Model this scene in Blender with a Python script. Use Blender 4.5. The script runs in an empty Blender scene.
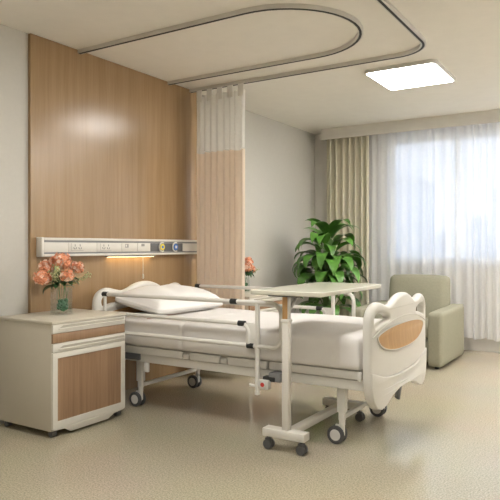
import bpy, bmesh, math, random
from mathutils import Vector, Matrix, Quaternion
random.seed(7)
S = bpy.context.scene
C = S.collection
PI = math.pi

# ------------------------------------------------------------------ materials
def new_mat(name):
    m = bpy.data.materials.new(name); m.use_nodes = True
    nt = m.node_tree
    return m, nt, nt.nodes.get('Principled BSDF')

def plain(name, col, rough=0.5, metal=0.0, spec=0.5, var=0.04, vscale=9.0, bump=0.0, bscale=200.0, coat=0.0):
    """Principled with a faint procedural mottling, so no surface is dead flat."""
    m, nt, b = new_mat(name)
    tc = nt.nodes.new('ShaderNodeTexCoord')
    n = nt.nodes.new('ShaderNodeTexNoise'); n.inputs['Scale'].default_value = vscale; n.inputs['Detail'].default_value = 3
    nt.links.new(tc.outputs['Object'], n.inputs['Vector'])
    r = nt.nodes.new('ShaderNodeValToRGB')
    lo = [max(0, c*(1-var)) for c in col]; hi = [min(1, c*(1+var)) for c in col]
    r.color_ramp.elements[0].position = .3; r.color_ramp.elements[1].position = .7
    r.color_ramp.elements[0].color = (*lo, 1); r.color_ramp.elements[1].color = (*hi, 1)
    nt.links.new(n.outputs['Fac'], r.inputs['Fac']); nt.links.new(r.outputs['Color'], b.inputs['Base Color'])
    b.inputs['Roughness'].default_value = rough; b.inputs['Metallic'].default_value = metal
    b.inputs['Specular IOR Level'].default_value = spec
    b.inputs['Coat Weight'].default_value = coat
    if bump:
        n2 = nt.nodes.new('ShaderNodeTexNoise'); n2.inputs['Scale'].default_value = bscale
        nt.links.new(tc.outputs['Object'], n2.inputs['Vector'])
        bp = nt.nodes.new('ShaderNodeBump'); bp.inputs['Strength'].default_value = bump; bp.inputs['Distance'].default_value = .003
        nt.links.new(n2.outputs['Fac'], bp.inputs['Height']); nt.links.new(bp.outputs['Normal'], b.inputs['Normal'])
    return m

def wood(name, c0, c1, rough=0.4, sc=(14, 14, 0.55), spec=0.5):
    m, nt, b = new_mat(name)
    tc = nt.nodes.new('ShaderNodeTexCoord')
    mp = nt.nodes.new('ShaderNodeMapping'); mp.inputs['Scale'].default_value = sc
    nt.links.new(tc.outputs['Object'], mp.inputs['Vector'])
    n = nt.nodes.new('ShaderNodeTexNoise'); n.inputs['Scale'].default_value = 1.6; n.inputs['Detail'].default_value = 7
    n.inputs['Roughness'].default_value = .62; n.inputs['Distortion'].default_value = .4
    nt.links.new(mp.outputs['Vector'], n.inputs['Vector'])
    n2 = nt.nodes.new('ShaderNodeTexNoise'); n2.inputs['Scale'].default_value = 9; n2.inputs['Detail'].default_value = 3
    nt.links.new(mp.outputs['Vector'], n2.inputs['Vector'])
    mx = nt.nodes.new('ShaderNodeMath'); mx.operation = 'MULTIPLY_ADD'; mx.inputs[1].default_value = .28
    nt.links.new(n2.outputs['Fac'], mx.inputs[0]); nt.links.new(n.outputs['Fac'], mx.inputs[2])
    r = nt.nodes.new('ShaderNodeValToRGB')
    r.color_ramp.elements[0].position = .42; r.color_ramp.elements[1].position = .85
    r.color_ramp.elements[0].color = (*c0, 1); r.color_ramp.elements[1].color = (*c1, 1)
    nt.links.new(mx.outputs[0], r.inputs['Fac']); nt.links.new(r.outputs['Color'], b.inputs['Base Color'])
    b.inputs['Roughness'].default_value = rough; b.inputs['Specular IOR Level'].default_value = spec
    return m

def floor_mat():
    m, nt, b = new_mat('speckled_vinyl_floor')
    tc = nt.nodes.new('ShaderNodeTexCoord')
    n = nt.nodes.new('ShaderNodeTexNoise'); n.inputs['Scale'].default_value = 110; n.inputs['Detail'].default_value = 4; n.inputs['Roughness'].default_value = .7
    nt.links.new(tc.outputs['Object'], n.inputs['Vector'])
    r = nt.nodes.new('ShaderNodeValToRGB')
    e = r.color_ramp.elements
    e[0].position = .33; e[0].color = (.25, .215, .15, 1)
    e[1].position = .70; e[1].color = (.585, .53, .42, 1)
    k = e.new(.5); k.color = (.425, .375, .275, 1)
    nt.links.new(n.outputs['Fac'], r.inputs['Fac'])
    n3 = nt.nodes.new('ShaderNodeTexNoise'); n3.inputs['Scale'].default_value = 1.3; n3.inputs['Detail'].default_value = 2
    nt.links.new(tc.outputs['Object'], n3.inputs['Vector'])
    mx = nt.nodes.new('ShaderNodeMixRGB'); mx.blend_type = 'MULTIPLY'; mx.inputs['Fac'].default_value = .15
    nt.links.new(r.outputs['Color'], mx.inputs[1]); nt.links.new(n3.outputs['Color'], mx.inputs[2])
    nt.links.new(mx.outputs[0], b.inputs['Base Color'])
    b.inputs['Roughness'].default_value = .13; b.inputs['Specular IOR Level'].default_value = .5
    bp = nt.nodes.new('ShaderNodeBump'); bp.inputs['Strength'].default_value = .02; bp.inputs['Distance'].default_value = .001
    nt.links.new(n.outputs['Fac'], bp.inputs['Height']); nt.links.new(bp.outputs['Normal'], b.inputs['Normal'])
    return m

def facade_mat(name, col):
    m, nt, b = new_mat(name)
    tc = nt.nodes.new('ShaderNodeTexCoord'); mp = nt.nodes.new('ShaderNodeMapping'); mp.inputs['Rotation'].default_value = (PI/2, 0, 0)
    br = nt.nodes.new('ShaderNodeTexBrick'); br.offset = 0; br.inputs['Scale'].default_value = 1
    br.inputs['Brick Width'].default_value = 3.0; br.inputs['Row Height'].default_value = 3.0; br.inputs['Mortar Size'].default_value = .8; br.inputs['Mortar Smooth'].default_value = 0
    br.inputs['Color1'].default_value = (.66, .70, .76, 1); br.inputs['Color2'].default_value = (.72, .75, .80, 1); br.inputs['Mortar'].default_value = (*col, 1)  # wall and pane colours lightened to put distance haze into them
    nt.links.new(tc.outputs['Object'], mp.inputs['Vector']); nt.links.new(mp.outputs['Vector'], br.inputs['Vector'])
    nt.links.new(br.outputs['Color'], b.inputs['Base Color']); b.inputs['Roughness'].default_value = .8
    return m

def emit(name, col, s):
    m = bpy.data.materials.new(name); m.use_nodes = True; nt = m.node_tree; nt.nodes.clear()
    o = nt.nodes.new('ShaderNodeOutputMaterial'); e = nt.nodes.new('ShaderNodeEmission')
    e.inputs['Color'].default_value = (*col, 1); e.inputs['Strength'].default_value = s
    nt.links.new(e.outputs[0], o.inputs['Surface']); return m

def cloth(name, col, trans=.3, see=0.0, weave=0.0, rough=.9, weave_scale=220.0):
    """Diffuse + translucent cloth; 'see' is the open share of the weave."""
    m = bpy.data.materials.new(name); m.use_nodes = True; nt = m.node_tree; nt.nodes.clear()
    o = nt.nodes.new('ShaderNodeOutputMaterial')
    tc = nt.nodes.new('ShaderNodeTexCoord')
    n = nt.nodes.new('ShaderNodeTexNoise'); n.inputs['Scale'].default_value = 30
    nt.links.new(tc.outputs['Object'], n.inputs['Vector'])
    r = nt.nodes.new('ShaderNodeValToRGB')
    r.color_ramp.elements[0].color = (*[c*.95 for c in col], 1); r.color_ramp.elements[1].color = (*[min(1, c*1.05) for c in col], 1)
    nt.links.new(n.outputs['Fac'], r.inputs['Fac'])
    d = nt.nodes.new('ShaderNodeBsdfDiffuse'); t = nt.nodes.new('ShaderNodeBsdfTranslucent')
    nt.links.new(r.outputs['Color'], d.inputs['Color']); nt.links.new(r.outputs['Color'], t.inputs['Color'])
    a = nt.nodes.new('ShaderNodeMixShader'); a.inputs[0].default_value = trans
    nt.links.new(d.outputs[0], a.inputs[1]); nt.links.new(t.outputs[0], a.inputs[2])
    last = a
    if see > 0:
        tr = nt.nodes.new('ShaderNodeBsdfTransparent')
        b = nt.nodes.new('ShaderNodeMixShader')
        b.inputs[0].default_value = see
        nt.links.new(a.outputs[0], b.inputs[1]); nt.links.new(tr.outputs[0], b.inputs[2]); last = b
    nt.links.new(last.outputs[0], o.inputs['Surface'])
    return m

def thin_glass(name, tint=(1, 1, 1), refl=.06):
    m = bpy.data.materials.new(name); m.use_nodes = True; nt = m.node_tree; nt.nodes.clear()
    o = nt.nodes.new('ShaderNodeOutputMaterial')
    t = nt.nodes.new('ShaderNodeBsdfTransparent'); t.inputs['Color'].default_value = (*tint, 1)
    g = nt.nodes.new('ShaderNodeBsdfGlossy'); g.inputs['Roughness'].default_value = .03
    lw = nt.nodes.new('ShaderNodeLayerWeight'); lw.inputs['Blend'].default_value = .25
    ma = nt.nodes.new('ShaderNodeMath'); ma.operation = 'MULTIPLY_ADD'; ma.inputs[1].default_value = .2; ma.inputs[2].default_value = refl
    nt.links.new(lw.outputs['Fresnel'], ma.inputs[0])
    mx = nt.nodes.new('ShaderNodeMixShader')
    nt.links.new(ma.outputs[0], mx.inputs[0]); nt.links.new(t.outputs[0], mx.inputs[1]); nt.links.new(g.outputs[0], mx.inputs[2])
    nt.links.new(mx.outputs[0], o.inputs['Surface']); return m

M = dict(
    wall=plain('grey_wallpaper', (.53, .51, .465), .8, var=.015, vscale=40, bump=.06, bscale=300),
    wall_far=plain('pale_wall_paint', (.61, .585, .54), .85, var=.02),
    ceiling=plain('ceiling_paint', (.80, .765, .705), .9, var=.015),
    floor=floor_mat(),
    oak=wood('oak_veneer', (.285, .182, .092), (.365, .243, .135), .21, sc=(11, 11, .45), spec=.4),
    oak_dark=wood('walnut_laminate', (.235, .138, .075), (.355, .222, .13), .42),
    oak_light=wood('honey_oak_inset', (.42, .235, .09), (.53, .315, .135), .38),
    white=plain('warm_white_plastic', (.67, .64, .58), .38, var=.015),
    bedwhite=plain('bed_white_plastic', (.64, .62, .575), .33, var=.01),
    tube=plain('white_coated_steel', (.68, .66, .615), .3, var=.01),
    cab=plain('shaded_cream_laminate', (.52, .475, .385), .45, var=.015),  # cream darkened so the side's shade is in the colour
    cabfront=plain('pale_cabinet_edging', (.65, .62, .55), .4, var=.015),
    groove=plain('grey_recess', (.36, .335, .27), .5, var=.02),
    tabletop=plain('cream_table_laminate', (.58, .565, .47), .2, var=.02),
    alu=plain('silver_aluminium', (.62, .60, .56), .35, metal=.2, var=.02),
    slot=plain('dark_slot', (.02, .019, .018), .6, var=.05),
    darkgrey=plain('dark_grey_plastic', (.10, .10, .10), .5, var=.05),
    midgrey=plain('mid_grey_plastic', (.22, .22, .22), .45, var=.05),
    black=plain('black_rubber', (.018, .02, .02), .5, var=.1),
    tyre=plain('grey_rubber_tyre', (.075, .075, .075), .6, var=.05),
    hub=plain('pale_hub', (.62, .60, .56), .4, var=.02),
    sheet=plain('white_bed_linen', (.70, .675, .65), .9, spec=.2, var=.015, bump=.25, bscale=120),
    pillow=plain('white_pillow_cotton', (.76, .74, .715), .9, spec=.2, var=.01, bump=.2, bscale=90),
    pink=plain('dusty_pink_hem', (.58, .38, .34), .9, var=.03),
    sage=plain('sage_upholstery', (.29, .278, .208), .85, spec=.25, var=.05, vscale=60, bump=.25, bscale=350),
    drape=cloth('sage_beige_drape', (.66, .62, .49), .15),
    sheer=cloth('white_sheer', (.97, .97, .98), .5, see=.22),
    privacy=cloth('beige_privacy_cloth', (.84, .725, .61), .4),
    net=cloth('pale_net_band', (.88, .86, .82), .4, see=.12),
    glass=thin_glass('window_glass', (.97, .98, .99), .03),
    vglass=thin_glass('vase_glass', (.97, .98, .975), .035),
    water=thin_glass('vase_water', (.95, .97, .955), .0),
    leaf=plain('glossy_leaf', (.085, .22, .035), .36, var=.45, vscale=5),
    leafd=plain('dark_leaf', (.03, .085, .025), .45, var=.3, vscale=12),
    moss=plain('green_moss', (.03, .15, .05), .8, var=.5, vscale=40),
    stem=plain('green_stem', (.10, .19, .05), .5, var=.2),
    petal=plain('coral_petals', (.84, .33, .18), .7, var=.3, vscale=90),
    petal2=plain('pale_coral_petals', (.95, .62, .48), .7, var=.2, vscale=90),
    sprig=plain('pale_green_buds', (.42, .43, .22), .8, var=.3, vscale=60),
    pot=plain('white_ceramic', (.70, .68, .63), .3, var=.02),
    soil=plain('dark_soil', (.05, .035, .025), .95, var=.4, vscale=60),
    upvc=plain('white_window_frame', (.80, .80, .78), .4, var=.01),
    panel_light=emit('light_diffuser', (1.0, .98, .945), 18.0),
    strip_light=emit('warm_lamp_strip', (1.0, .70, .32), 5.0),
    red=plain('red_button', (.55, .05, .04), .4, var=.03),
    yellow=plain('yellow_ring', (.75, .60, .05), .4, var=.03),
    blue=plain('blue_outlet', (.05, .17, .50), .4, var=.03),
    socket=plain('outlet_mark_grey', (.30, .29, .27), .5, var=.03),
    facade=facade_mat('pale_facade', (.86, .87, .88)),
    facade2=facade_mat('cream_facade', (.88, .87, .85)),
    facwin=plain('facade_windows', (.30, .34, .40), .3, var=.1),
    roofs=plain('grey_roof', (.75, .76, .78), .9, var=.05),
    ground=plain('outdoor_ground', (.40, .41, .38), .95, var=.15, vscale=.2),
)

# ------------------------------------------------------------------ mesh helpers
def link(o, parent=None):
    C.objects.link(o)
    if parent is not None: o.parent = parent
    return o

def tag(o, label=None, cat=None, group=None, kind=None):
    if label: o['label'] = label
    if cat: o['category'] = cat
    if group: o['group'] = group
    if kind: o['kind'] = kind
    return o

def thing(name, label, cat, loc=(0, 0, 0), rz=0, group=None):
    o = bpy.data.objects.new(name, None); o.empty_display_size = .1
    o.location = loc; o.rotation_euler = (0, 0, rz); link(o)
    return tag(o, label, cat, group)

def children(o): return [c for c in bpy.data.objects if c.parent == o]

def copy_tree(o, parent=None):
    c = o.copy(); C.objects.link(c)
    c.parent = parent
    for ch in children(o): copy_tree(ch, c)
    return c

class MB:
    def __init__(self): self.bm = bmesh.new()
    def box(self, x0, x1, y0, y1, z0, z1, bev=0.0, seg=2, mtx=None):
        t = bmesh.new()
        bmesh.ops.create_cube(t, size=1)
        for v in t.verts:
            v.co = Vector(((x0+x1)/2+v.co.x*(x1-x0), (y0+y1)/2+v.co.y*(y1-y0), (z0+z1)/2+v.co.z*(z1-z0)))
        if bev: bmesh.ops.bevel(t, geom=list(t.edges), offset=bev, segments=seg, profile=.5, affect='EDGES')
        self.add(t, mtx); return self
    def add(self, t, mtx=None):
        if mtx is not None: bmesh.ops.transform(t, matrix=mtx, verts=t.verts)
        me = bpy.data.meshes.new('tmp'); t.to_mesh(me); t.free()
        self.bm.from_mesh(me); bpy.data.meshes.remove(me); return self
    def tube(self, pts, r, n=10, caps=True, closed=False):
        pts = [Vector(p) for p in pts]
        rs = r if isinstance(r, (list, tuple)) else [r]*len(pts)
        bm = self.bm; rings = []
        up = None
        for i, p in enumerate(pts):
            if closed: d = (pts[(i+1) % len(pts)]-pts[i-1]).normalized()
            elif i == 0: d = (pts[1]-p).normalized()
            elif i == len(pts)-1: d = (p-pts[-2]).normalized()
            else: d = ((pts[i+1]-p).normalized()+(p-pts[i-1]).normalized()).normalized()
            if up is None:
                up = Vector((0, 0, 1)) if abs(d.z) < .9 else Vector((1, 0, 0))
            s = d.cross(up).normalized(); u = s.cross(d).normalized(); up = u
            rings.append([bm.verts.new(p+(s*math.cos(a)+u*math.sin(a))*rs[i]) for a in [2*PI*k/n for k in range(n)]])
        m = len(rings)
        for i in range(m if closed else m-1):
            A = rings[i]; B = rings[(i+1) % m]
            for k in range(n): bm.faces.new((A[k], A[(k+1) % n], B[(k+1) % n], B[k]))
        if caps and not closed:
            bm.faces.new(rings[0][::-1]); bm.faces.new(rings[-1])
        return self
    def lathe(self, prof, n=24, mtx=None):
        t = bmesh.new(); rings = []
        for (r, z) in prof:
            rings.append([t.verts.new((r*math.cos(2*PI*k/n), r*math.sin(2*PI*k/n), z)) for k in range(n)])
        for A, B in zip(rings, rings[1:]):
            for k in range(n): t.faces.new((A[k], A[(k+1) % n], B[(k+1) % n], B[k]))
        t.faces.new(rings[0][::-1]); t.faces.new(rings[-1])
        return self.add(t, mtx)
    def prism(self, poly, axis, a0, a1, bev=0.0):
        """poly of 2-D points extruded along an axis: axis 'x' -> poly is (y,z); 'y' -> (x,z); 'z' -> (x,y)."""
        t = bmesh.new()
        def P(p, a):
            return {'x': (a, p[0], p[1]), 'y': (p[0], a, p[1]), 'z': (p[0], p[1], a)}[axis]
        A = [t.verts.new(P(p, a0)) for p in poly]; B = [t.verts.new(P(p, a1)) for p in poly]
        t.faces.new(A); t.faces.new(B[::-1])
        n = len(poly)
        for i in range(n): t.faces.new((A[i], B[i], B[(i+1) % n], A[(i+1) % n]))
        bmesh.ops.recalc_face_normals(t, faces=t.faces)
        if bev: bmesh.ops.bevel(t, geom=list(t.edges), offset=bev, segments=2, profile=.5, affect='EDGES')
        return self.add(t)
    def rbox(self, x0, x1, y0, y1, z0, z1, r, n=(10, 10, 6), fn=None):
        """densely gridded rounded box; fn(co, normalised co in -1..1) may move each vertex."""
        t = bmesh.new()
        bmesh.ops.create_cube(t, size=2)
        nx, ny, nz = n
        def cut(axis, cnt):
            for k in range(1, cnt):
                pos = -1+2*k/cnt; co = [0, 0, 0]; no = [0, 0, 0]; co[axis] = pos; no[axis] = 1
                bmesh.ops.bisect_plane(t, geom=list(t.verts)+list(t.edges)+list(t.faces), plane_co=co, plane_no=no)
        cut(0, nx); cut(1, ny); cut(2, nz)
        c = Vector(((x0+x1)/2, (y0+y1)/2, (z0+z1)/2)); h = Vector(((x1-x0)/2, (y1-y0)/2, (z1-z0)/2))
        for v in t.verts:
            u = v.co.copy(); p = Vector((u.x*h.x, u.y*h.y, u.z*h.z))
            # crowd the outer rows into the rounding
            q = Vector([max(-(h[i]-r), min(h[i]-r, p[i])) for i in range(3)]); d = p-q
            if d.length > 1e-9:
                m_ = max(abs(d.x), abs(d.y), abs(d.z)); d = d.normalized()*m_
            p = q+d
            if fn: p = fn(p, u)
            v.co = c+p
        return self.add(t)
    def build(self, name, mat, parent=None, smooth=True, auto=True):
        bmesh.ops.recalc_face_normals(self.bm, faces=self.bm.faces)
        me = bpy.data.meshes.new(name); self.bm.to_mesh(me); self.bm.free()
        me.materials.append(mat)
        if smooth:
            for p in me.polygons: p.use_smooth = True
            if auto: me.set_sharp_from_angle(angle=math.radians(38))
        return link(bpy.data.objects.new(name, me), parent)

def arc(cx, cy, r, a0, a1, n=10):
    return [(cx+r*math.cos(a0+(a1-a0)*i/n), cy+r*math.sin(a0+(a1-a0)*i/n)) for i in range(n+1)]

def smooth_poly(pts, n=5, closed=True):
    """Catmull-Rom through 2-D points."""
    out = []; m = len(pts)
    for i in range(m if closed else m-1):
        p0 = pts[(i-1) % m] if closed or i > 0 else pts[i]; p1 = pts[i]; p2 = pts[(i+1) % m]
        p3 = pts[(i+2) % m] if closed or i+2 < m else p2
        for k in range(n):
            t = k/n
            out.append(tuple(.5*((2*p1[j])+(-p0[j]+p2[j])*t+(2*p0[j]-5*p1[j]+4*p2[j]-p3[j])*t*t+(-p0[j]+3*p1[j]-3*p2[j]+p3[j])*t**3) for j in range(2)))
    if not closed: out.append(pts[-1])
    return out

def plate(name, loops, thick, bevel, mat, mtx, parent, post=None):
    """Filled outline with holes, rounded edges, laid in local XY and moved by mtx: one mesh."""
    cu = bpy.data.curves.new('tmp_curve', 'CURVE'); cu.dimensions = '2D'; cu.fill_mode = 'BOTH'
    cu.extrude = max(0.0005, thick/2-bevel); cu.bevel_depth = bevel; cu.bevel_resolution = 3; cu.offset = -bevel
    for lp in loops:
        sp = cu.splines.new('POLY'); sp.points.add(len(lp)-1); sp.use_cyclic_u = True
        for p, q in zip(sp.points, lp): p.co = (q[0], q[1], 0, 1)
    ob = bpy.data.objects.new('tmp_obj', cu); C.objects.link(ob)
    dg = bpy.context.evaluated_depsgraph_get()
    me = bpy.data.meshes.new_from_object(ob.evaluated_get(dg))
    bpy.data.objects.remove(ob); bpy.data.curves.remove(cu)
    me.transform(mtx)
    if post:
        for v in me.vertices: v.co = post(v.co)
    bm = bmesh.new(); bm.from_mesh(me); bmesh.ops.remove_doubles(bm, verts=bm.verts, dist=1e-5)
    bmesh.ops.recalc_face_normals(bm, faces=bm.faces); bm.to_mesh(me); bm.free()
    me.name = name; me.materials.clear(); me.materials.append(mat)
    for p in me.polygons: p.use_smooth = True
    me.set_sharp_from_angle(angle=math.radians(40))
    return link(bpy.data.objects.new(name, me), parent)

def sweep_flat(pts, w, z0, z1, closed=False):
    """rectangular rail swept along a 2-D polyline"""
    mb = MB(); bm = mb.bm; rings = []
    m = len(pts)
    for i, p in enumerate(pts):
        a = Vector(pts[max(0, i-1)]); b = Vector(pts[min(m-1, i+1)])
        d = (b-a).normalized(); nrm = Vector((-d.y, d.x)); p = Vector(p)
        l = p+nrm*w/2; r = p-nrm*w/2
        rings.append([bm.verts.new((l.x, l.y, z0)), bm.verts.new((r.x, r.y, z0)), bm.verts.new((r.x, r.y, z1)), bm.verts.new((l.x, l.y, z1))])
    for A, B in zip(rings, rings[1:]):
        for k in range(4): bm.faces.new((A[k], A[(k+1) % 4], B[(k+1) % 4], B[k]))
    bm.faces.new(rings[0]); bm.faces.new(rings[-1])
    return mb

# ------------------------------------------------------------------ camera
cam = bpy.data.cameras.new('camera'); co = bpy.data.objects.new('camera', cam); link(co)
co.location = (0, 0, 1.25); co.rotation_euler = (PI/2, 0, math.radians(32.211))
cam.sensor_width = 36; cam.lens = 611.1/500*36; cam.shift_y = -3/500; cam.clip_start = .02
S.camera = co

# ------------------------------------------------------------------ the room
XW, XP, YW, H = -3.79, -3.76, 7.72, 2.825      # head wall, oak panel face, window wall, ceiling
XR, YB = 1.6, -1.6
def st(name, mb, mat, **k):
    o = mb.build(name, mat, None, smooth=False); o['kind'] = 'structure'; return o
st('floor', MB().box(XW-.1, XR+.1, YB-.1, YW+.2, -.1, 0), M['floor'])
st('ceiling', MB().box(XW-.1, XR+.1, YB-.1, YW+.2, H, H+.1), M['ceiling'])
st('wall_head', MB().box(XW-.1, XW, YB-.1, YW+.2, 0, H), M['wall'])
st('wall_right', MB().box(XR, XR+.1, YB-.1, YW+.2, 0, H), M['wall'])
st('wall_back', MB().box(XW, XR, YB-.1, YB, 0, H), M['wall'])
WX0, WX1, WZ0, WZ1 = -2.72, .72, 1.06, 2.64
st('wall_window', MB().box(XW, WX0, YW, YW+.2, 0, H).box(WX1, XR, YW, YW+.2, 0, H).box(WX0, WX1, YW, YW+.2, 0, WZ0).box(WX0, WX1, YW, YW+.2, WZ1, H), M['wall_far'])
st('baseboard_window', MB().box(XW, XR, YW-.03, YW, 0, .15, .004), M['wall_far'])
st('baseboard_head', MB().box(XW, XW+.012, YB, 2.94, 0, .08).box(XW, XW+.012, 5.02, YW-.03, 0, .08), M['wall'])
pn = MB().box(XW, XP, 2.942, 5.015, 0, H-.002, .002)
pn = st('trim_1', pn, M['oak']); tag(pn, 'tall honey oak veneer panel covering the wall behind the bed')

# window: frame with mullions, panes
fr = MB()
fw = .055
fr.box(WX0, WX1, YW+.03, YW+.10, WZ0, WZ0+fw, .004).box(WX0, WX1, YW+.03, YW+.10, WZ1-fw, WZ1, .004)
for x in (WX0, WX0+.86, WX0+1.72, WX0+2.58, WX1):
    x0 = min(max(x-fw/2, WX0), WX1-fw)
    fr.box(x0, x0+fw, YW+.03, YW+.10, WZ0+fw, WZ1-fw, .004)
win = fr.build('window_1', M['upvc']); win['kind'] = 'structure'
pa = MB()
for k in range(4): pa.box(WX0+.86*k+.025, WX0+.86*(k+1)-.025, YW+.06, YW+.066, WZ0+fw-.01, WZ1-fw+.01)
pa.build('pane', M['glass'], win, smooth=False)
MB().box(WX0-.03, WX1+.03, YW-.05, YW+.03, WZ0-.025, WZ0, .004).build('sill', M['upvc'], win)

# pelmet hiding the curtain heads
v = MB().box(-3.55, XR, 7.42, 7.44, 2.68, H).box(-3.55, -3.53, 7.44, YW, 2.68, H)
v = st('trim_2', v, M['wall_far']); tag(v, 'long boxed pelmet above the window curtains')

# ------------------------------------------------------------------ outdoors, seen through the sheers
st('ground', MB().box(-160, 60, 40, 180, -12.2, -12), M['ground'])
def building(x, y, w, d, top, mat, label, floors, cols):
    t = thing('apartment_building', label, 'building', (x, y, -12))
    MB().box(-w/2, w/2, -d/2, d/2, 0, top+12).build('facade', mat, t, smooth=False)
    MB().box(-w/2-.3, w/2+.3, -d/2-.3, d/2+.3, top+12, top+12.6).build('roof', M['roofs'], t, smooth=False)
building(-38, 92, 22, 12, 11, M['facade'], 'tall pale grey apartment block seen through the left window pane', 8, 7)
building(-17, 108, 12, 12, 6, M['facade2'], 'mid height cream block behind the sheers at the middle mullion', 6, 4)
building(-8, 80, 12, 10, 7.5, M['facade'], 'wide pale grey block seen through the right window pane', 7, 5)
building(-24, 62, 14, 8, 2.2, M['facade2'], 'low cream building nearest the window at sill height', 5, 6)

# ------------------------------------------------------------------ ceiling light panels
def ceiling_light(x0, x1, y0, y1, label, name='ceiling_light'):
    cx, cy = (x0+x1)/2, (y0+y1)/2
    t = thing(name, label, 'ceiling light', (cx, cy, H), 0, 'square ceiling light panels')
    w, d = (x1-x0)/2, (y1-y0)/2
    def rr(w, d, r):
        return arc(w-r, d-r, r, 0, PI/2, 6)+arc(-w+r, d-r, r, PI/2, PI, 6)+arc(-w+r, -d+r, r, PI, 1.5*PI, 6)+arc(w-r, -d+r, r, 1.5*PI, 2*PI, 6)
    plate('frame', [rr(w, d, .05), rr(w-.016, d-.016, .038)], .034, .003, M['alu'], Matrix.Translation((0, 0, -.018)), t)
    MB().prism(rr(w-.0165, d-.0165, .037), 'z', -.031, -.002).build('diffuser', M['panel_light'], t, smooth=False)
    return t
lt = ceiling_light(-2.047, -1.407, 5.13, 5.85, 'glowing square ceiling panel in thin silver frame near window')
l2 = copy_tree(lt); l2.location = (-1.7, 2.35, H); l2['label'] = 'added out-of-frame ceiling panel for extra light, over the open floor'  # unseen copy added to raise the room's brightness
l3 = copy_tree(lt); l3.location = (-.1, .2, H); l3['label'] = 'added out-of-frame ceiling panel for extra light, above the viewer'  # second unseen panel, added as overhead fill

# ------------------------------------------------------------------ curtain and drip tracks on the ceiling
t = thing('ceiling_track', 'U-shaped silver rail looping on the ceiling over the bed', 'ceiling track', (XP, 3.962, H))
ys, r = .554, .554
path = [(.002, -ys), (.06, -ys), (.6, -ys), (1.2, -ys), (1.53, -ys)]+arc(1.566, 0, r, -PI/2, PI/2, 22)+[(1.53, ys), (1.2, ys), (.6, ys), (.06, ys), (.002, ys)]
sweep_flat(path, .040, -.028, -.001).build('rail', M['alu'], t)
sweep_flat(path, .018, -.0305, -.0275).build('slot', M['slot'], t)
t = thing('curtain_track', 'outer silver curtain rail turning a rounded corner on the ceiling', 'curtain track', (XP, 4.856, H))
path = [(.002, 0), (.5, 0), (1, 0), (1.6, 0), (2.06, 0)]+arc(2.125, -.28, .28, PI/2, 0, 10)+[(2.405, -.32), (2.405, -1.2), (2.405, -2.2), (2.405, -3.2), (2.405, -4.0)]
sweep_flat(path, .042, -.030, -.001).build('rail', M['alu'], t)
sweep_flat(path, .018, -.0325, -.0295).build('slot', M['slot'], t)

# ------------------------------------------------------------------ curtains
def folds(x0, x1, ya, z0, z1, n, amp, seed, nz=10, flare=.0, sub=10, power=1.0, wob=.25, thick=.0, edge=None):
    """hanging pleated cloth in the XZ plane at y=ya with n folds"""
    rnd = random.Random(seed); mb = MB(); bm = mb.bm
    ph = [0]; 
    for i in range(n): ph.append(ph[-1]+rnd.uniform(1-wob, 1+wob))
    tot = ph[-1]; am = [amp*rnd.uniform(.65, 1.15) for _ in range(n+1)]
    cols = n*sub; grid = []
    for i in range(cols+1):
        s = i/cols*n; k = min(int(s), n-1); f = s-k
        u = (ph[k]+(ph[k+1]-ph[k])*f)/tot
        a = am[k]*(1-f)+am[k+1]*f
        w = math.sin(2*PI*f); w = math.copysign(abs(w)**power, w)
        col = []
        for j in range(nz+1):
            q = j/nz; z = z1+(z0-z1)*q
            sway = 1+flare*q
            x = x0+(x1-x0)*u
            if edge: x = edge(x, q, u)
            zz = z+(.012*math.sin(s*2.1+seed) if j == nz else 0)
            col.append(bm.verts.new((x, ya+a*w*sway+.004*math.sin(3*q+s), zz)))
        grid.append(col)
    for A, B in zip(grid, grid[1:]):
        for j in range(nz): bm.faces.new((A[j], B[j], B[j+1], A[j+1]))
    return mb

# privacy curtain bunched by the bed head: beige cloth under a pale net band
t = thing('privacy_curtain', 'beige privacy curtain with pale net top bunched beside the bed', 'curtain', (0, 0, 0))
folds(-3.69, -3.12, 4.862, .06, 2.18, 8, .030, 3, flare=.12, power=.75).build('cloth_body', M['privacy'], t, auto=False)
folds(-3.69, -3.12, 4.862, 2.18, 2.74, 8, .030, 3, flare=.0, nz=3, power=.75).build('net_band', M['net'], t, auto=False)
for k in range(5):
    x = -3.64+k*.122
    MB().box(x-.031, x+.031, 4.836, 4.842, 2.68, 2.794, .001).build('hanging_tab', M['net'], t)

def drape_edge(x, q, u): return x-.05*max(0, 1-q*3.2)*0+.05*u*(q > .3)*0
t = folds(-3.53, -2.93, 7.55, .03, 2.76, 7, .036, 11, flare=.15, power=.8).build('window_drape', M['drape'], auto=False)
tag(t, 'heavy sage beige drape gathered at the corner beside the window', 'curtain')
t = folds(-2.99, -.55, 7.62, .155, 2.77, 24, .028, 5, flare=.25, sub=10, wob=.6).build('sheer_curtain', M['sheer'], auto=False)
tag(t, 'white sheer curtain hanging in fine folds across the bright window', 'curtain')

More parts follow.
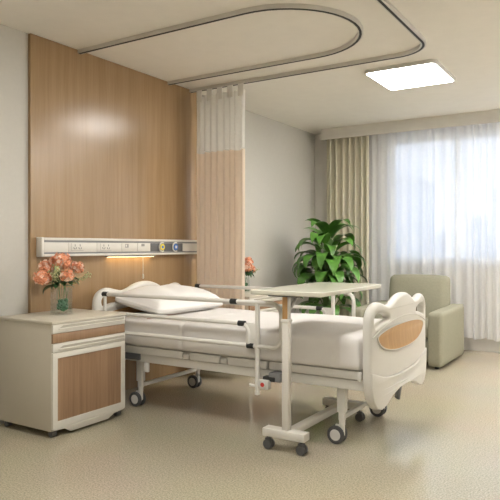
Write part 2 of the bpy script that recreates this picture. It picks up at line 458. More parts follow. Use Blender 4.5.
# ------------------------------------------------------------------ bed-head service trunking
t = thing('bed_head_console', 'long white horizontal outlet trunking mounted on the oak panel', 'wall console', (XP, 0, 0)); t.scale = (1, 1.016, 1)
y0, y1, z0, z1 = 2.942, 4.885, 1.178, 1.322
MB().box(.001, .058, y0+.02, y1-.02, z0+.004, z1-.004).build('body', M['white'], t, smooth=False)
MB().box(.001, .066, y0, y0+.022, z0, z1, .005).build('end_cap', M['white'], t)
MB().box(.001, .066, y1-.022, y1, z0, z1, .005).build('end_cap', M['white'], t)
MB().box(.02, .066, y0+.022, y1-.022, z1-.022, z1-.002, .004).build('top_rail', M['white'], t)
MB().box(.02, .066, y0+.022, y1-.022, z0+.001, z0+.019, .004).build('bottom_rail', M['white'], t)
MB().box(.055, .0595, y0+.022, y1-.022, z1-.037, z1-.022).build('upper_groove', M['midgrey'], t, smooth=False)
MB().box(.055, .0595, y0+.022, y1-.022, z0+.019, z0+.032).build('lower_groove', M['midgrey'], t, smooth=False)
def cover(a, b, nm, mat): return MB().box(.055, .0635, a+.0015, b-.0015, z0+.033, z1-.038, .0015).build(nm, mat, t)
edges = [y0+.022, 3.19, 3.48, 3.76, 3.95, 4.12]
cps = [cover(a, b, 'cover_plate', M['white']) for a, b in zip(edges, edges[1:])]
cover(4.575, y1-.022, 'cover_plate', M['white'])
gp = cover(4.12, 4.575, 'gas_plate', M['darkgrey'])
zc = (z0+z1)/2
for cp, ya in ((cps[1], 3.235), (cps[2], 3.535)):
    fr_ = MB()
    fr_.box(.0632, .0642, ya-.018, ya-.016, zc-.028, zc+.030)
    fr_.box(.0632, .0642, ya-.018, ya+.105, zc-.028, zc-.0255)
    fr_.build('outlet_outline', M['socket'], cp, smooth=False)
    for k in range(2):
        yy = ya+.02+k*.05; s = MB()
        for dy, dz, tilt in ((-.010, -.010, .5), (.010, -.010, -.5), (0, .013, 0)):
            s.box(-.001, .001, -.002, .002, -.008, .008, mtx=Matrix.Translation((.0643, yy+dy, zc+dz)) @ Matrix.Rotation(tilt, 4, 'X'))
        s.build('socket', M['darkgrey'], cp, smooth=False)
MB().box(.0632, .0646, 3.80, 3.84, zc-.005, zc+.025).build('switch', M['socket'], cps[3], smooth=False)
MB().box(.0632, .0650, 3.805, 3.821, zc+.002, zc+.02).build('switch', M['white'], cps[3], smooth=False)
MB().box(.0632, .0646, 4.0, 4.04, zc+.006, zc+.028).build('switch', M['socket'], cps[4], smooth=False)
for yy, ringm in ((4.265, 'yellow'), (4.455, 'blue')):
    R = Matrix.Translation((.0635, yy, zc)) @ Matrix.Rotation(PI/2, 4, 'Y')
    g = MB().lathe([(.016, 0), (.030, 0), (.030, .016), (.016, .016)], 24, R).build('gas_outlet', M[ringm], gp)
    # open white collar
    MB().tube([(.075, yy+.041*math.cos(a), zc+.041*math.sin(a)) for a in [1.1+k*(2*PI-2.2)/24 for k in range(25)]], .006, 8).build('collar', M['white'], g)
    MB().lathe([(.002, 0), (.013, 0), (.013, .020), (.002, .020)], 16, R).build('valve', M['blue'] if ringm == 'yellow' else M['white'], g)
lp = MB().box(.008, .052, 3.62, 4.20, z0-.012, z0+.003, .002).build('reading_lamp', M['midgrey'], t)
MB().box(.012, .046, 3.64, 4.18, z0-.0145, z0-.0125).build('lamp_strip', M['strip_light'], lp, smooth=False)
pc = MB().tube([(.05, 4.036, z0-.005), (.05, 4.036, 1.01)], .0022, 6).build('pull_cord', M['white'], t)
MB().lathe([(.003, 1.012), (.008, 1.007), (.009, .975), (.005, .967)], 12, Matrix.Translation((.05, 4.036, 0))).build('cord_handle', M['white'], pc)

# ------------------------------------------------------------------ bedside cabinets
def make_cabinet():
    """local: x 0 = back, .5 = front, y 0 = nearer side .. .68"""
    W, D, T = .68, .565, .765
    t = thing('bedside_cabinet', 'cream bedside cabinet holding the larger flower vase, left of the bed', 'cabinet', (XP, 2.665, 0), 0, 'bedside cabinets')
    MB().box(.006, D-.018, .006, W-.006, .045, T-.022, .003).build('body', M['cab'], t)
    MB().box(0, D+.004, -.002, W+.002, T-.022, T, .006).build('worktop', M['cab'], t)
    def handle_front(a, b, z_lo, z_hi, parent):
        # slanted ends on a recessed finger groove
        MB().prism([(a+.045, z_lo+.010), (b-.012, z_lo+.010), (b-.012, z_hi-.004), (a+.085, z_hi-.004)], 'x', D-.002, D+.0012).build('handle_recess', M['groove'], parent, smooth=False)
        MB().prism([(a+.045, z_lo+.006), (b-.012, z_lo+.006), (b-.012, z_lo+.014), (a+.050, z_lo+.014)], 'x', D-.002, D+.007, .0015).build('handle_lip', M['cabfront'], parent)
    d1 = MB().box(D-.018, D, .008, W-.008, .684, T-.024, .003).build('drawer_front', M['cabfront'], t)
    handle_front(.008, W-.008, .702, .737, d1)
    MB().box(D-.018, D-.002, .010, W-.010, .620, .681, .002).build('wood_band', M['oak_dark'], d1)
    d2 = MB().box(D-.018, D, .008, W-.008, .560, .617, .003).build('drawer_front', M['cabfront'], t)
    handle_front(.008, W-.008, .570, .604, d2)
    f, b_ = .048, .012
    dr = plate('door', [[(.008, .062), (W-.008, .062), (W-.008, .556), (.008, .556)], [(f, .108), (W-f, .108), (W-f, .520), (f, .520)]], .018, .002, M['cabfront'],
               Matrix.Translation((D-.009, 0, 0)) @ Matrix(((0, 0, 1, 0), (1, 0, 0, 0), (0, 1, 0, 0), (0, 0, 0, 1))), t)
    MB().box(D-.016, D-.005, f-.002, W-f+.002, .106, .522).build('wood_panel', M['oak_dark'], dr, smooth=False)
    MB().prism([(.008, .060), (W-.008, .060), (W-.03, .052), (.10+.46, .046), (.50, .018), (.16, .018), (.11, .048), (.03, .052)], 'x', D-.018, D, .002).build('skirt', M['cabfront'], t)
    cst = None
    for (x, y) in ((D-.045, .045), (D-.045, W-.045), (.06, .045), (.06, W-.045)):
        if cst is None:
            cst = MB().lathe([(.004, -.021), (.019, -.021), (.021, -.017), (.021, .017), (.019, .021), (.004, .021)], 18, Matrix.Translation((0, 0, .022)) @ Matrix.Rotation(PI/2, 4, 'X')).box(-.02, .02, -.019, .019, .024, .046, .003).build('caster', M['darkgrey'], t)
            c = cst
        else:
            c = cst.copy(); link(c, t)
        c.location = (x, y, 0)
    return t
cab = make_cabinet()
cab2 = copy_tree(cab); cab2.location = (XP, 5.06, 0); cab2['label'] = 'cream bedside cabinet behind the privacy curtain, under the smaller bouquet'

# ------------------------------------------------------------------ flowers in glass vases
def petal_ball(r, seed, n=130):
    """a ragged mophead: many four-petalled florets over a small core"""
    rnd = random.Random(seed); mb = MB(); mb2 = MB()
    lob = [(Vector((rnd.gauss(0, 1), rnd.gauss(0, 1), rnd.gauss(.3, .8))).normalized()) for _ in range(6)]
    for i in range(n):
        z = 1-1.8*(i+.5)/n; a = i*2.39996+rnd.uniform(-.2, .2); q = math.sqrt(max(0, 1-z*z))
        d = Vector((q*math.cos(a), q*math.sin(a), z*.85))
        k = .86+.16*max(0, max(d.dot(l) for l in lob))**4
        p = d*r*k*rnd.uniform(.78, 1.14)
        dd = (d+Vector((rnd.gauss(0, .3), rnd.gauss(0, .3), rnd.gauss(0, .3)))).normalized()
        s_ = dd.cross(Vector((.3, .5, .8))).normalized(); u = s_.cross(dd)
        tgt = mb if rnd.random() < .68 else mb2
        sz = rnd.uniform(.8, 1.15)
        for k in range(4):
            an = k*PI/2+a; e1 = s_*math.cos(an)+u*math.sin(an); e2 = s_*math.cos(an+PI/2)+u*math.sin(an+PI/2)
            L = r*.26*sz; w = r*.12*sz
            vs = [tgt.bm.verts.new(p+e) for e in (Vector((0, 0, 0)), e1*L*.55+e2*w+dd*r*.09, e1*L+dd*r*.05, e1*L*.55-e2*w+dd*r*.09)]
            tgt.bm.faces.new(vs)
    t = bmesh.new(); bmesh.ops.create_icosphere(t, subdivisions=2, radius=r*.74); mb.add(t)
    return mb, mb2

def leaf_mesh(mb, base, direc, L, W, droop, n=7, twist=0.0, fold=.25):
    """one pointed blade; base -> arching along direc"""
    bm = mb.bm; d = Vector(direc).normalized()
    hd = Vector((d.x, d.y, 0)); hd = hd.normalized() if hd.length > 1e-4 else Vector((1, 0, 0))
    side = Vector((-hd.y, hd.x, 0)); p = Vector(base); ang = math.asin(max(-1, min(1, d.z)))
    rows = []
    for i in range(n+1):
        s = i/n; w = W*.5*(math.sin(PI*min(1, s**.75))**.9 if 0 < s < 1 else 0)
        dr = Vector((hd.x*math.cos(ang), hd.y*math.cos(ang), math.sin(ang)))
        nrm = side.cross(dr).normalized()*-1
        sd = (side*math.cos(twist*s)+nrm*math.sin(twist*s))
        rows.append((bm.verts.new(p+sd*w+nrm*w*fold), bm.verts.new(p), bm.verts.new(p-sd*w+nrm*w*fold)))
        p = p+dr*L/n; ang -= droop/n*(.5+1.2*s)
    for A, B in zip(rows, rows[1:]):
        for k in range(2):
            bm.faces.new((A[k], A[k+1], B[k+1], B[k]))
    return p

def vase(x, y, z, w, d, h, label, name='glass_vase'):
    t = thing(name, label, 'vase', (x, y, z))
    th = .005
    g = MB(); g.box(-w/2, w/2, -d/2, d/2, 0, .012, .002)
    g.box(-w/2, -w/2+th, -d/2, d/2, .012, h).box(w/2-th, w/2, -d/2, d/2, .012, h).box(-w/2+th, w/2-th, -d/2, -d/2+th, .012, h).box(-w/2+th, w/2-th, d/2-th, d/2, .012, h)
    g.build('glass_body', M['vglass'], t, smooth=False)
    MB().box(-w/2+th+.001, w/2-th-.001, -d/2+th+.001, d/2-th-.001, .013, h*.42).build('water', M['water'], t, smooth=False)
    mo = MB(); rnd = random.Random(4)
    for k in range(40):
        s = bmesh.new(); bmesh.ops.create_icosphere(s, subdivisions=1, radius=w*rnd.uniform(.15, .24))
        mo.add(s, Matrix.Translation((rnd.uniform(-.24, .24)*w, rnd.uniform(-.10, .32)*d, .033+rnd.uniform(0, .36)*h)))
    mo.build('moss', M['moss'], t)
    return t

def bloom(root, base, head, r, seed, label, group, leaves=2, cat='flower'):
    """a stem in the vase with a round head of small petals"""
    b = Vector(base); h = Vector(head)
    t = thing('hydrangea_flower', label, cat, b, 0, group)
    d = h-b
    a, c = petal_ball(r, seed)
    for f in a.bm.faces: f.material_index = 0
    nf = len(a.bm.faces); tmp = bpy.data.meshes.new('tmp'); c.bm.to_mesh(tmp); c.bm.free(); a.bm.from_mesh(tmp); bpy.data.meshes.remove(tmp)
    a.bm.faces.ensure_lookup_table()
    for f in a.bm.faces[nf:]: f.material_index = 1
    bmesh.ops.translate(a.bm, verts=a.bm.verts, vec=d); pe = a.build('petals', M['petal'], t, auto=False); pe.data.materials.append(M['petal2'])
    mid = Vector((d.x*.12, d.y*.12, d.z*.6))
    MB().tube([(0, 0, 0), mid, mid*.4+d*.6+Vector((0, 0, .0)), d], .0025, 6).build('stem', M['stem'], t)
    rnd = random.Random(seed+50); lf = MB()
    for k in range(leaves):
        an = math.atan2(d.y, d.x)+rnd.uniform(-1.6, 1.6)
        leaf_mesh(lf, mid+Vector((0, 0, rnd.uniform(-.01, .02))), (math.cos(an), math.sin(an), rnd.uniform(.1, .9)), rnd.uniform(.09, .14), .05, rnd.uniform(1.2, 2.2), twist=rnd.uniform(-.5, .5))
    lf.build('leaves', M['leafd'], t, auto=False)
    return t

def sprig(base, tip, seed, label, group):
    b = Vector(base); d = Vector(tip)-b
    t = thing('filler_sprig', label, 'flower', b, 0, group)
    mid = Vector((d.x*.15, d.y*.15, d.z*.62))
    MB().tube([(0, 0, 0), mid, d*.98], .0018, 5).build('stem', M['stem'], t)
    rnd = random.Random(seed); mb = MB()
    for k in range(46):
        s = bmesh.new(); bmesh.ops.create_icosphere(s, subdivisions=1, radius=rnd.uniform(.004, .0075))
        q = rnd.uniform(.70, 1.04); p = mid+(d-mid)*((q-.6)/.4)
        mb.add(s, Matrix.Translation(p+Vector((rnd.gauss(0, .012), rnd.gauss(0, .012), rnd.gauss(0, .010)))))
    mb.build('buds', M['sprig'], t, auto=False)

VX, VY, VZ = -3.50, 3.015, .765
vase(VX, VY-.012, VZ, .08, .135, .19, 'square clear glass vase of coral hydrangeas on the left cabinet')
A = thing  # keep lookups short
def pix(px, py, Y=None, X=None):
    """image point -> world point on the plane Y=const or X=const (used only to read positions off the photograph)"""
    th = math.radians(32.211); t_ = (px-250)/611.1
    dx = -math.sin(th)+math.cos(th)*t_; dy = math.cos(th)+math.sin(th)*t_
    D = X/dx if X is not None else Y/dy
    return Vector((dx*D, dy*D, 1.25-(py-247)*D/611.1))
G1 = 'coral hydrangeas in the near vase'
for i, (px, py, X, r, lab) in enumerate([
    (61, 262, -3.50, .070, 'coral hydrangea head at the top of the near bouquet'),
    (42, 278, -3.52, .057, 'coral hydrangea head drooping at the left edge of the near bouquet'),
    (67, 276, -3.42, .050, 'full round coral hydrangea head low in the centre front of the near bouquet'),
    (77, 268, -3.55, .052, 'coral hydrangea head on the right side of the near bouquet'),
    (47, 267, -3.58, .056, 'coral hydrangea head at upper left behind the near bouquet')]):
    hd = pix(px, py, X=X)
    bs = (VX+.012*((i % 3)-1), VY+.02*(i-2), VZ+.10)
    bloom(None, bs, hd, r, 20+i, lab, G1, leaves=6)
sprig((VX+.01, VY-.03, VZ+.10), pix(53, 273, X=-3.44), 3, 'pale green filler sprig between the near bouquet heads', 'filler sprigs')
sprig((VX+.01, VY-.012, VZ+.10), pix(54, 266, X=-3.42), 8, 'pale green filler sprig rising just under the top near hydrangea', 'filler sprigs')
sprig((VX-.01, VY+.04, VZ+.10), pix(88, 275, X=-3.52), 5, 'pale green filler sprig reaching out right of the near bouquet', 'filler sprigs')

V2X, V2Y = -3.50, 5.43
vase(V2X, V2Y, VZ, .085, .11, .17, 'smaller clear glass vase behind the privacy curtain edge')
G2 = 'coral hydrangeas in the far vase'
for i, (dx, dy, dz, r, lab) in enumerate([
    (.02, .04, .30, .056, 'coral hydrangea head topmost in the far bouquet by the curtain'),
    (.05, .06, .22, .050, 'coral hydrangea head low on the right of the far bouquet'),
    (.05, -.02, .24, .058, 'coral hydrangea head half hidden by the privacy curtain edge'),
    (-.06, .04, .25, .055, 'coral hydrangea head at the back of the far bouquet')]):
    bs = (V2X+.012*((i % 3)-1), V2Y+.012*(i-1.5), VZ+.10)
    bloom(None, bs, (V2X+dx, V2Y+dy, VZ+dz+.03), r, 40+i, lab, G2, leaves=6)
sprig((V2X, V2Y+.03, VZ+.10), (V2X+.07, V2Y+.17, VZ+.24), 9, 'pale green filler sprig on the right of the far bouquet', 'filler sprigs')

# ------------------------------------------------------------------ hospital bed
BY = 3.97                                   # centre line
bed = thing('hospital_bed', 'white hospital bed with moulded end boards and folding side rails', 'bed', (0, 0, 0))
half = [(0, .950), (.075, .944), (.145, .925), (.205, .900), (.265, .886), (.33, .895), (.40, .911), (.455, .912), (.51, .890), (.545, .850), (.560, .79), (.560, .65), (.560, .50), (.552, .42), (.525, .335), (.475, .280), (.41, .262), (.34, .275), (.23, .318), (.10, .343), (0, .346)]
outline = half+[(-a, b) for a, b in half[-2:0:-1]]
def hole(s):
    h = [(.490, .785), (.494, .815), (.472, .840), (.43, .847), (.36, .840), (.295, .823), (.275, .808), (.295, .799), (.38, .790), (.45, .774), (.482, .769)]
    return smooth_poly([(s*a, b) for a, b in h], 4)
lens_pts = [(-.450, .705), (-.34, .733), (-.18, .748), (0, .752), (.18, .748), (.34, .733), (.450, .705), (.405, .652), (.30, .617), (.16, .600), (0, .595), (-.16, .600), (-.30, .617), (-.405, .652)]
step = [(.556, .505), (.50, .492), (.40, .462), (.28, .442), (.14, .434), (0, .432), (-.14, .434), (-.28, .442), (-.40, .462), (-.50, .492), (-.556, .505)]
lowhalf = [(p if p[0] < .556 else (.556, p[1])) for p in half[13:]]
low_outline = smooth_poly(step, 3, False)+[(-a, b) for a, b in lowhalf]+lowhalf[-2::-1]
YZ = Matrix(((0, 0, 1, 0), (1, 0, 0, 0), (0, 1, 0, 0), (0, 0, 0, 1)))
def end_board(name, xc, sgn, dz=0.0):
    def bow(v):
        u = (v.y-BY)/.56
        return Vector((v.x+sgn*.022*(1-u*u), v.y, v.z))
    pos = Matrix.Translation((xc, BY, dz)) @ YZ
    b = plate(name, [smooth_poly(outline, 5), hole(1), hole(-1)], .058, .024, M['bedwhite'], pos, bed, bow)
    off = Matrix.Translation((sgn*.028, 0, 0))
    plate('lower_panel', [low_outline], .020, .006, M['bedwhite'], Matrix.Translation((xc+sgn*.026, BY, dz)) @ YZ, b, bow)
    lens = smooth_poly(lens_pts, 5)
    plate('wood_inset', [lens], .006, .001, M['oak_light'], Matrix.Translation((xc+sgn*.0285, BY, dz)) @ YZ, b, bow)
    big = [(a*1.03, .675+(z-.675)*1.07) for a, z in lens]
    plate('inset_rim', [big, lens], .0075, .003, M['bedwhite'], Matrix.Translation((xc+sgn*.0285, BY, dz)) @ YZ, b, bow)
    # raised arch sweeping under the hand holes
    pts = [(xc+sgn*(.029+.022*(1-(u/.56)**2)), BY+u, dz+.80-.10*abs(u/.56)**2.2) for u in [-.535+k*1.07/20 for k in range(21)]]
    MB().tube(pts, .004, 8).build('rib', M['bedwhite'], b)
    return b
end_board('footboard', -1.34, 1)
end_board('headboard', -3.605, 1, .008)

# frame and side panels
NY, FY = 3.50, 4.44                        # outer faces of the frame
fr = MB()
for ya, yb in ((NY+.01, NY+.06), (FY-.06, FY-.01)):
    fr.box(-3.57, -1.37, ya, yb, .372, .432, .004)
for x in (-3.30, -2.75, -2.20, -1.62): fr.box(x-.03, x+.03, NY+.06, FY-.06, .376, .428, .003)
fr.build('bed_frame', M['tube'], bed)
dk = MB()
dk.box(-3.46, -2.08, NY+.03, FY-.03, .4325, .492, .004).box(-2.06, -1.40, NY+.03, FY-.03, .4325, .492, .004)
dk.build('mattress_deck', M['white'], bed)
for s, ya in ((1, NY), (-1, FY)):
    for a, b in ((-3.43, -2.785), (-2.715, -2.455), (-2.385, -2.07)):
        y_ = (ya-.012, ya+.028) if s == 1 else (ya-.028, ya+.012)
        MB().box(a, b, y_[0], y_[1], .436, .490, .008).build('side_panel', M['bedwhite'], bed)
    for x in (-2.75, -2.42):
        y_ = (ya-.006, ya+.028) if s == 1 else (ya-.028, ya+.006)
        MB().box(x-.026, x+.026, y_[0], y_[1], .438, .474, .004).build('hinge_block', M['hub'], bed)
    y_ = (ya-.012, ya+.026) if s == 1 else (ya-.026, ya+.012)
    rl = MB().box(-2.05, -1.405, y_[0], y_[1], .440, .492, .006).build('side_rail', M['alu'], bed)
    MB().box(-1.425, -1.40, y_[0]-.006, y_[1], .434, .492, .006).build('end_stop', M['bedwhite'], rl)
    y_ = (ya-.005, ya+.04) if s == 1 else (ya-.04, ya+.005)
    MB().box(-3.45, -3.20, y_[0], y_[1], .385, .434, .005).build('corner_bracket', M['darkgrey'], bed)
    MB().box(-3.16, -3.12, ya+(.002 if s == 1 else -.022), ya+(.022 if s == 1 else -.002), .30, .372, .004).build('hook', M['tube'], bed)

# legs, cross bars and casters
def make_caster(x, y):
    c = MB()
    c.lathe([(.012, .118), (.020, .118), (.020, .155), (.012, .155)], 14).box(-.048, .018, -.011, .011, .05, .12, .008)
    c.build('caster', M['tube'], bed)
    root = bpy.data.objects[-1] if False else c_last()
    root.location = (x, y, 0)
    R = Matrix.Translation((-.034, 0, .0575)) @ Matrix.Rotation(PI/2, 4, 'X')
    for s in (-1, 1):
        o = s*.024
        MB().lathe([(.040, o-.011), (.054, o-.011), (.0575, o-.006), (.0575, o+.006), (.054, o+.011), (.040, o+.011)], 28, R).build('tyre', M['tyre'], root)
        MB().lathe([(.006, o-.012), (.028, o-.0125), (.041, o-.010), (.041, o+.010), (.028, o+.0125), (.006, o+.012)], 28, R).build('wheel_hub', M['hub'], root)
    return root
def c_last():
    return C.objects[len(C.objects)-1]
LX, LY = (-3.28, -1.575), (3.60, 4.335)
cast0 = None
for x in LX:
    for y in LY:
        lg = MB().box(x-.028, x+.028, y-.022, y+.022, .20, .372, .005).build('leg', M['tube'], bed)
        MB().box(x-.020, x+.020, y-.016, y+.016, .15, .21, .004).build('leg_stem', M['tube'], lg)
        if cast0 is None: cast0 = make_caster(x, y)
        else:
            k = copy_tree(cast0, bed); k.location = (x, y, 0)
    MB().box(x-.014, x+.014, LY[0]+.015, LY[1]-.015, .155, .183, .004).build('crossbar', M['tube'], bed)

# folding guard rails
def guard_rail(y, s):
    R = .0155
    g = MB()
    top, mid, low = .884, .740, .597
    g.tube([(-3.492, y, .48), (-3.492, y, top-.005)], .012, 10)
    g.tube([(-3.50, y, top), (-2.0, y, top)]+[(-1.995+.075*math.sin(a), y, top-.075+.075*math.cos(a)) for a in [k*PI/16 for k in range(1, 9)]] +
           [(-1.92, y, .69)]+[(-1.995+.075*math.cos(a), y, low+.075-.075*math.sin(a)) for a in [k*PI/16 for k in range(0, 9)]]+[(-2.0, y, low), (-3.45, y, low)], R, 12)
    g.tube([(-3.45, y, mid), (-2.24, y, mid)]+[(-2.23+.065*math.sin(a), y, mid-.065+.065*math.cos(a)) for a in [k*PI/16 for k in range(0, 9)]]+[(-2.165, y, low)], R*.95, 12)
    g.box(-2.19, -2.10, y-.006, y+.006, low, mid+.008, .003)
    g.tube([(-2.10, y, top-.005), (-2.10, y, .29)], .0165, 12)
    g.tube([(-3.45, y, .742), (-3.45, y, .46)], .012, 10)
    o = g.build('guard_rail', M['tube'], bed)
    for x, z in ((-3.487, top), (-2.285, top), (-2.222, mid), (-2.152, low)):
        MB().tube([(x-.026, y, z), (x+.026, y, z)], .0185, 14).build('collar', M['black'], o)
    yy = y+s*.0
    MB().box(-2.02, -1.93, min(y+s*.005, y+s*.09), max(y+s*.005, y+s*.09), .375, .432, .006).build('latch_housing', M['midgrey'], o)
    MB().box(-2.06, -1.97, min(y+s*.0, y+s*.05), max(y+s*.0, y+s*.05), .375, .405, .004).build('latch_arm', M['black'], o)
    MB().box(-2.085, -2.005, min(y-s*.026, y+s*.018), max(y-s*.026, y+s*.018), .325, .385, .010).build('latch_block', M['hub'], o)
    T = Matrix.Translation((-2.043, y-s*.026, .357)) @ Matrix.Rotation(s*PI/2, 4, 'X')
    MB().lathe([(.002, -.001), (.021, -.001), (.021, .006), (.002, .006)], 20, T).build('button_ring', M['bedwhite'], o)
    MB().lathe([(.010, .006), (.014, .006), (.014, .009), (.010, .009)], 20, T).lathe([(.001, .004), (.006, .004), (.006, .010), (.001, .010)], 14, T).build('release_button', M['red'], o)
    MB().tube([(-2.115, y, .335), (-2.155, y-s*.012, .340)], .009, 10).build('latch_knob', M['tube'], o)
    MB().lathe([(.006, .277), (.018, .281), (.0185, .305), (.010, .309)], 14, Matrix.Translation((-2.10, y, 0))).build('post_foot', M['tube'], o)
    return o
guard_rail(3.425, 1); guard_rail(4.615, -1)
# folded crank under the foot board
MB().box(-.012, .012, -.028, .028, -.075, .075, .005, mtx=Matrix.Translation((-1.37, 4.09, .285)) @ Matrix.Rotation(math.radians(-28), 4, 'X')).build('crank_handle', M['darkgrey'], bed)
MB().tube([(-1.39, 4.11, .34), (-1.62, 4.11, .395)], .012, 10).build('crank_shaft', M['tube'], bed)

# ------------------------------------------------------------------ mattress and pillow
def mat_fn(p, u):
    x = p.x-2.475
    for gx in (-2.77, -1.56):
        e = math.exp(-((x-gx)/.013)**2)
        if u.z > -.9: p = Vector((p.x, p.y*(1-.022*e), p.z-.011*e*(1 if u.z > .5 else 0)))
    p.z += .004*math.sin(x*6.0+p.y*3)*(1 if u.z > .9 else 0)
    return p
t = thing('mattress', 'thick mattress in white linen lying on the hospital bed', 'mattress', (0, 0, 0))
MB().rbox(-3.555, -1.395, 3.465, 4.51, .4925, .705, .042, (150, 24, 10), mat_fn).build('ticking', M['sheet'], t, auto=False)
MB().tube([(-3.14, 3.52, .7065), (-3.145, 3.70, .708), (-3.16, 3.97, .708), (-3.19, 4.2, .708), (-3.22, 4.46, .707)], .0045, 6).build('piping', M['pink'], t)
def pil(p, u):
    k = max(0, 1-abs(u.x)**2.6)*max(0, 1-abs(u.y)**3.2)
    th = .22+.78*k**.5
    pinch = 1-.05*(abs(u.x)**2)*(1-abs(u.y)) 
    z = p.z*th*(1 if p.z > 0 else .5)
    z += .012*math.sin(9*u.y+2*u.x)*k*(1 if u.z > 0 else 0)*.6
    return Vector((p.x*(1-.035*(1-abs(u.y)**2)), p.y*(1-.045*(1-abs(u.x)**2)), z))
p = MB().rbox(-.255, .255, -.43, .43, -.125, .125, .06, (22, 30, 8), pil)
po = p.build('pillow', M['pillow'], None, auto=False)
po.location = (-3.305, 4.00, .790); po.rotation_euler = (0, math.radians(9), math.radians(-2))
tag(po, 'plump white pillow propped against the headboard', 'pillow')

# ------------------------------------------------------------------ over-bed table
t = thing('overbed_table', 'cream overbed table on a wheeled H base reaching across the bed', 'table', (0, 0, 0))
def rr2(x0, x1, y0, y1, r):
    return arc(x1-r, y1-r, r, 0, PI/2, 6)+arc(x0+r, y1-r, r, PI/2, PI, 6)+arc(x0+r, y0+r, r, PI, 1.5*PI, 6)+arc(x1-r, y0+r, r, 1.5*PI, 2*PI, 6)
TX = -1.80
plate('tabletop', [rr2(-2.025, -1.533, 3.20, 4.215, .03)], .028, .006, M['tabletop'], Matrix.Translation((0, 0, .971)), t)
MB().box(-1.90, -1.70, 3.225, 3.60, .948, .957, .002).build('support_plate', M['darkgrey'], t)
MB().box(TX-.021, TX+.024, 3.252, 3.296, .135, .80, .004).build('column', M['white'], t)
up = MB().box(TX-.017, TX+.021, 3.257, 3.292, .80, .948, .003).build('upper_column', M['tube'], t)
MB().box(TX-.0165, TX+.017, 3.2525, 3.2565, .803, .946).build('wood_strip', M['oak_light'], up, smooth=False)
MB().box(TX-.025, TX+.028, 3.248, 3.300, .79, .812, .004).build('collar', M['tube'], t)
MB().tube([(TX+.0, 3.290, .845), (TX+.0, 3.42, .945)], .011, 8).build('brace', M['tube'], t)
MB().box(-1.95, -1.66, 3.235, 3.313, .085, .135, .006).build('foot_bar', M['white'], t)
MB().box(TX-.026, TX+.026, 3.3125, 4.1005, .085, .128, .004).build('base_beam', M['white'], t)
MB().box(-1.955, -1.65, 4.10, 4.165, .085, .135, .006).build('foot_bar', M['white'], t)
cs = None
for x, y in ((-1.93, 3.274), (-1.70, 3.274), (-1.925, 4.132), (-1.675, 4.132)):
    if cs is None:
        cs = MB().box(-.014, .022, -.017, .017, .035, .070, .005).lathe([(.004, .066), (.010, .066), (.010, .086), (.004, .086)], 10).build('caster', M['darkgrey'], t)
        R = Matrix.Translation((.006, 0, .031)) @ Matrix.Rotation(PI/2, 4, 'X')
        for o in (-.016, .016):
            MB().lathe([(.004, o-.010), (.026, o-.010), (.031, o-.005), (.031, o+.005), (.026, o+.010), (.004, o+.010)], 20, R).build('wheel', M['tyre'], cs)
        cs.location = (x, y, 0)
    else:
        k = copy_tree(cs, t); k.location = (x, y, 0)

# ------------------------------------------------------------------ armchair
t = thing('armchair', 'boxy sage green armchair by the window beyond the bed foot', 'armchair', (-2.15, 6.75, 0))
def arm_fn(p, u): return Vector((p.x, p.y, p.z+.012*u.y*max(0, u.z)))
for s in (-1, 1):
    x0, x1 = (.355, .495) if s == 1 else (-.495, -.355)
    MB().rbox(x0, x1, -.50, .50, .025, .590, .022, (6, 14, 12), arm_fn).build('armrest', M['sage'], t, auto=False)
MB().rbox(-.353, .353, -.46, .47, .06, .30, .02, (10, 10, 6)).build('seat_base', M['sage'], t, auto=False)
def puff(p, u): return Vector((p.x, p.y, p.z+.02*(1-u.x**2)*(1-u.y**2)*max(0, u.z)))
MB().rbox(-.350, .350, -.49, .27, .302, .44, .04, (14, 14, 6), puff).build('seat_cushion', M['sage'], t, auto=False)
def lean(p, u):
    z = p.z+.24
    return Vector((p.x*(1-.03*u.z), p.y+.13*(p.z+.3)+(-.03*(1-u.x**2)*(1-u.z**2) if u.y < 0 else 0), p.z+.012*(1-u.x**2)*max(0, u.z)))
MB().rbox(-.352, .352, .26, .44, .304, .915, .05, (16, 6, 16), lean).build('backrest', M['sage'], t, auto=False)
for x in (-.43, .43):
    for y in (-.42, .42):
        MB().lathe([(.022, 0), (.024, .004), (.024, .028), (.02, .03)], 14, Matrix.Translation((x, y, 0))).build('foot', M['black'], t)

# ------------------------------------------------------------------ potted plant
t = thing('potted_plant', 'tall potted plant with broad glossy leaves in the window corner', 'plant', (-3.13, 6.72, 0))
MB().lathe([(.10, 0), (.13, .005), (.165, .30), (.17, .31), (.155, .31), (.15, .29), (.01, .285)], 28).build('pot', M['pot'], t)
MB().lathe([(.01, .278), (.149, .278), (.149, .292), (.01, .296)], 24).build('soil', M['soil'], t)
rnd = random.Random(21); stems = MB(); fol = MB()
def frond(az, hb, ext, L, W, droop, lift):
    """petiole rises from the pot to height hb, ext out; then a blade"""
    e = Vector((math.cos(az)*ext, math.sin(az)*ext, hb))
    b0 = Vector((math.cos(az)*.03, math.sin(az)*.03, .28))
    m1 = Vector((math.cos(az)*ext*.35, math.sin(az)*ext*.35, .28+(hb-.28)*.6))
    stems.tube([b0, m1, e], [.008, .006, .004], 6)
    leaf_mesh(fol, e, (math.cos(az), math.sin(az), lift), L, W, droop, n=9, twist=rnd.uniform(-.4, .4), fold=.22)
golden = 2.39996
n = 0
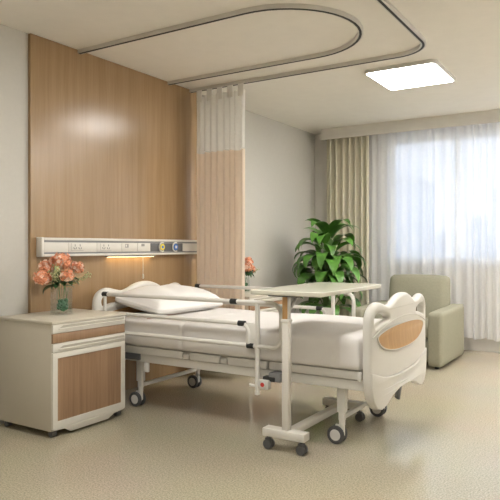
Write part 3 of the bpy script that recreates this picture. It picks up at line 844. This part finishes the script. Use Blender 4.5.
for hb, ext, cnt, L, W, droop, lift in ((1.33, .05, 10, .42, .155, 1.9, 1.6), (1.24, .10, 13, .44, .16, 2.4, 1.0), (1.08, .14, 15, .44, .16, 2.7, .7), (.93, .15, 15, .44, .16, 2.7, .5), (.76, .15, 14, .42, .15, 2.5, .4), (.58, .13, 12, .38, .15, 2.0, .2), (1.05, .07, 12, .38, .16, 2.7, .8), (.85, .07, 12, .38, .16, 2.7, .7)):
    for k in range(cnt):
        az = n*golden+rnd.uniform(-.25, .25); n += 1
        e = ext*rnd.uniform(.7, 1.25)
        # keep the blades clear of the two walls
        wallside = max(0, -math.cos(az))*.28+max(0, math.sin(az))*.1
        frond(az, hb+rnd.uniform(-.07, .07), e*(1-.5*wallside), L*rnd.uniform(.85, 1.1)*(1-wallside*.5), W*rnd.uniform(.85, 1.1), droop*rnd.uniform(.8, 1.2), lift*rnd.uniform(.8, 1.2))
stems.build('stems', M['stem'], t, auto=False)
fo = fol.build('foliage', M['leaf'], t, auto=False)

# ------------------------------------------------------------------ light and world
def area(name, loc, rot, sx, sy, power, col):
    l = bpy.data.lights.new(name, 'AREA'); l.shape = 'RECTANGLE'; l.size = sx; l.size_y = sy; l.energy = power; l.color = col
    o = bpy.data.objects.new(name, l); o.location = loc; o.rotation_euler = rot; link(o); return o
area('back_fill', (-.6, YB+.05, 1.5), (PI/2, 0, PI), 3.0, 2.2, 7, (1, .97, .93))     # added fill behind the viewer, brightening the near side of the room
up = area('ceiling_fill', (.75, 6.3, 1.75), (PI, math.radians(22), 0), 1.6, 1.2, 100, (.97, .98, 1))   # added unseen fill aimed upward to brighten the ceiling by the window
up.data.spread = math.radians(130)
w = bpy.data.worlds.new('World'); S.world = w; w.use_nodes = True
nt = w.node_tree; bg = nt.nodes['Background']
tc = nt.nodes.new('ShaderNodeTexCoord'); sp = nt.nodes.new('ShaderNodeSeparateXYZ'); rp = nt.nodes.new('ShaderNodeValToRGB')
nt.links.new(tc.outputs['Generated'], sp.inputs[0]); nt.links.new(sp.outputs['Z'], rp.inputs['Fac'])
rp.color_ramp.elements[0].color = (.86, .91, 1.0, 1); rp.color_ramp.elements[1].color = (.50, .68, 1.0, 1); rp.color_ramp.elements[1].position = .7
nt.links.new(rp.outputs['Color'], bg.inputs['Color']); bg.inputs['Strength'].default_value = .88

S.view_settings.view_transform = 'Standard'; S.view_settings.look = 'None'
S.view_settings.gamma = 1.0; S.view_settings.use_curve_mapping = False
S.view_settings.exposure = 1.03
S.cycles.use_denoising = True
S.cycles.max_bounces = 10; S.cycles.diffuse_bounces = 6; S.cycles.transparent_max_bounces = 24
S.cycles.sample_clamp_indirect = 6.0
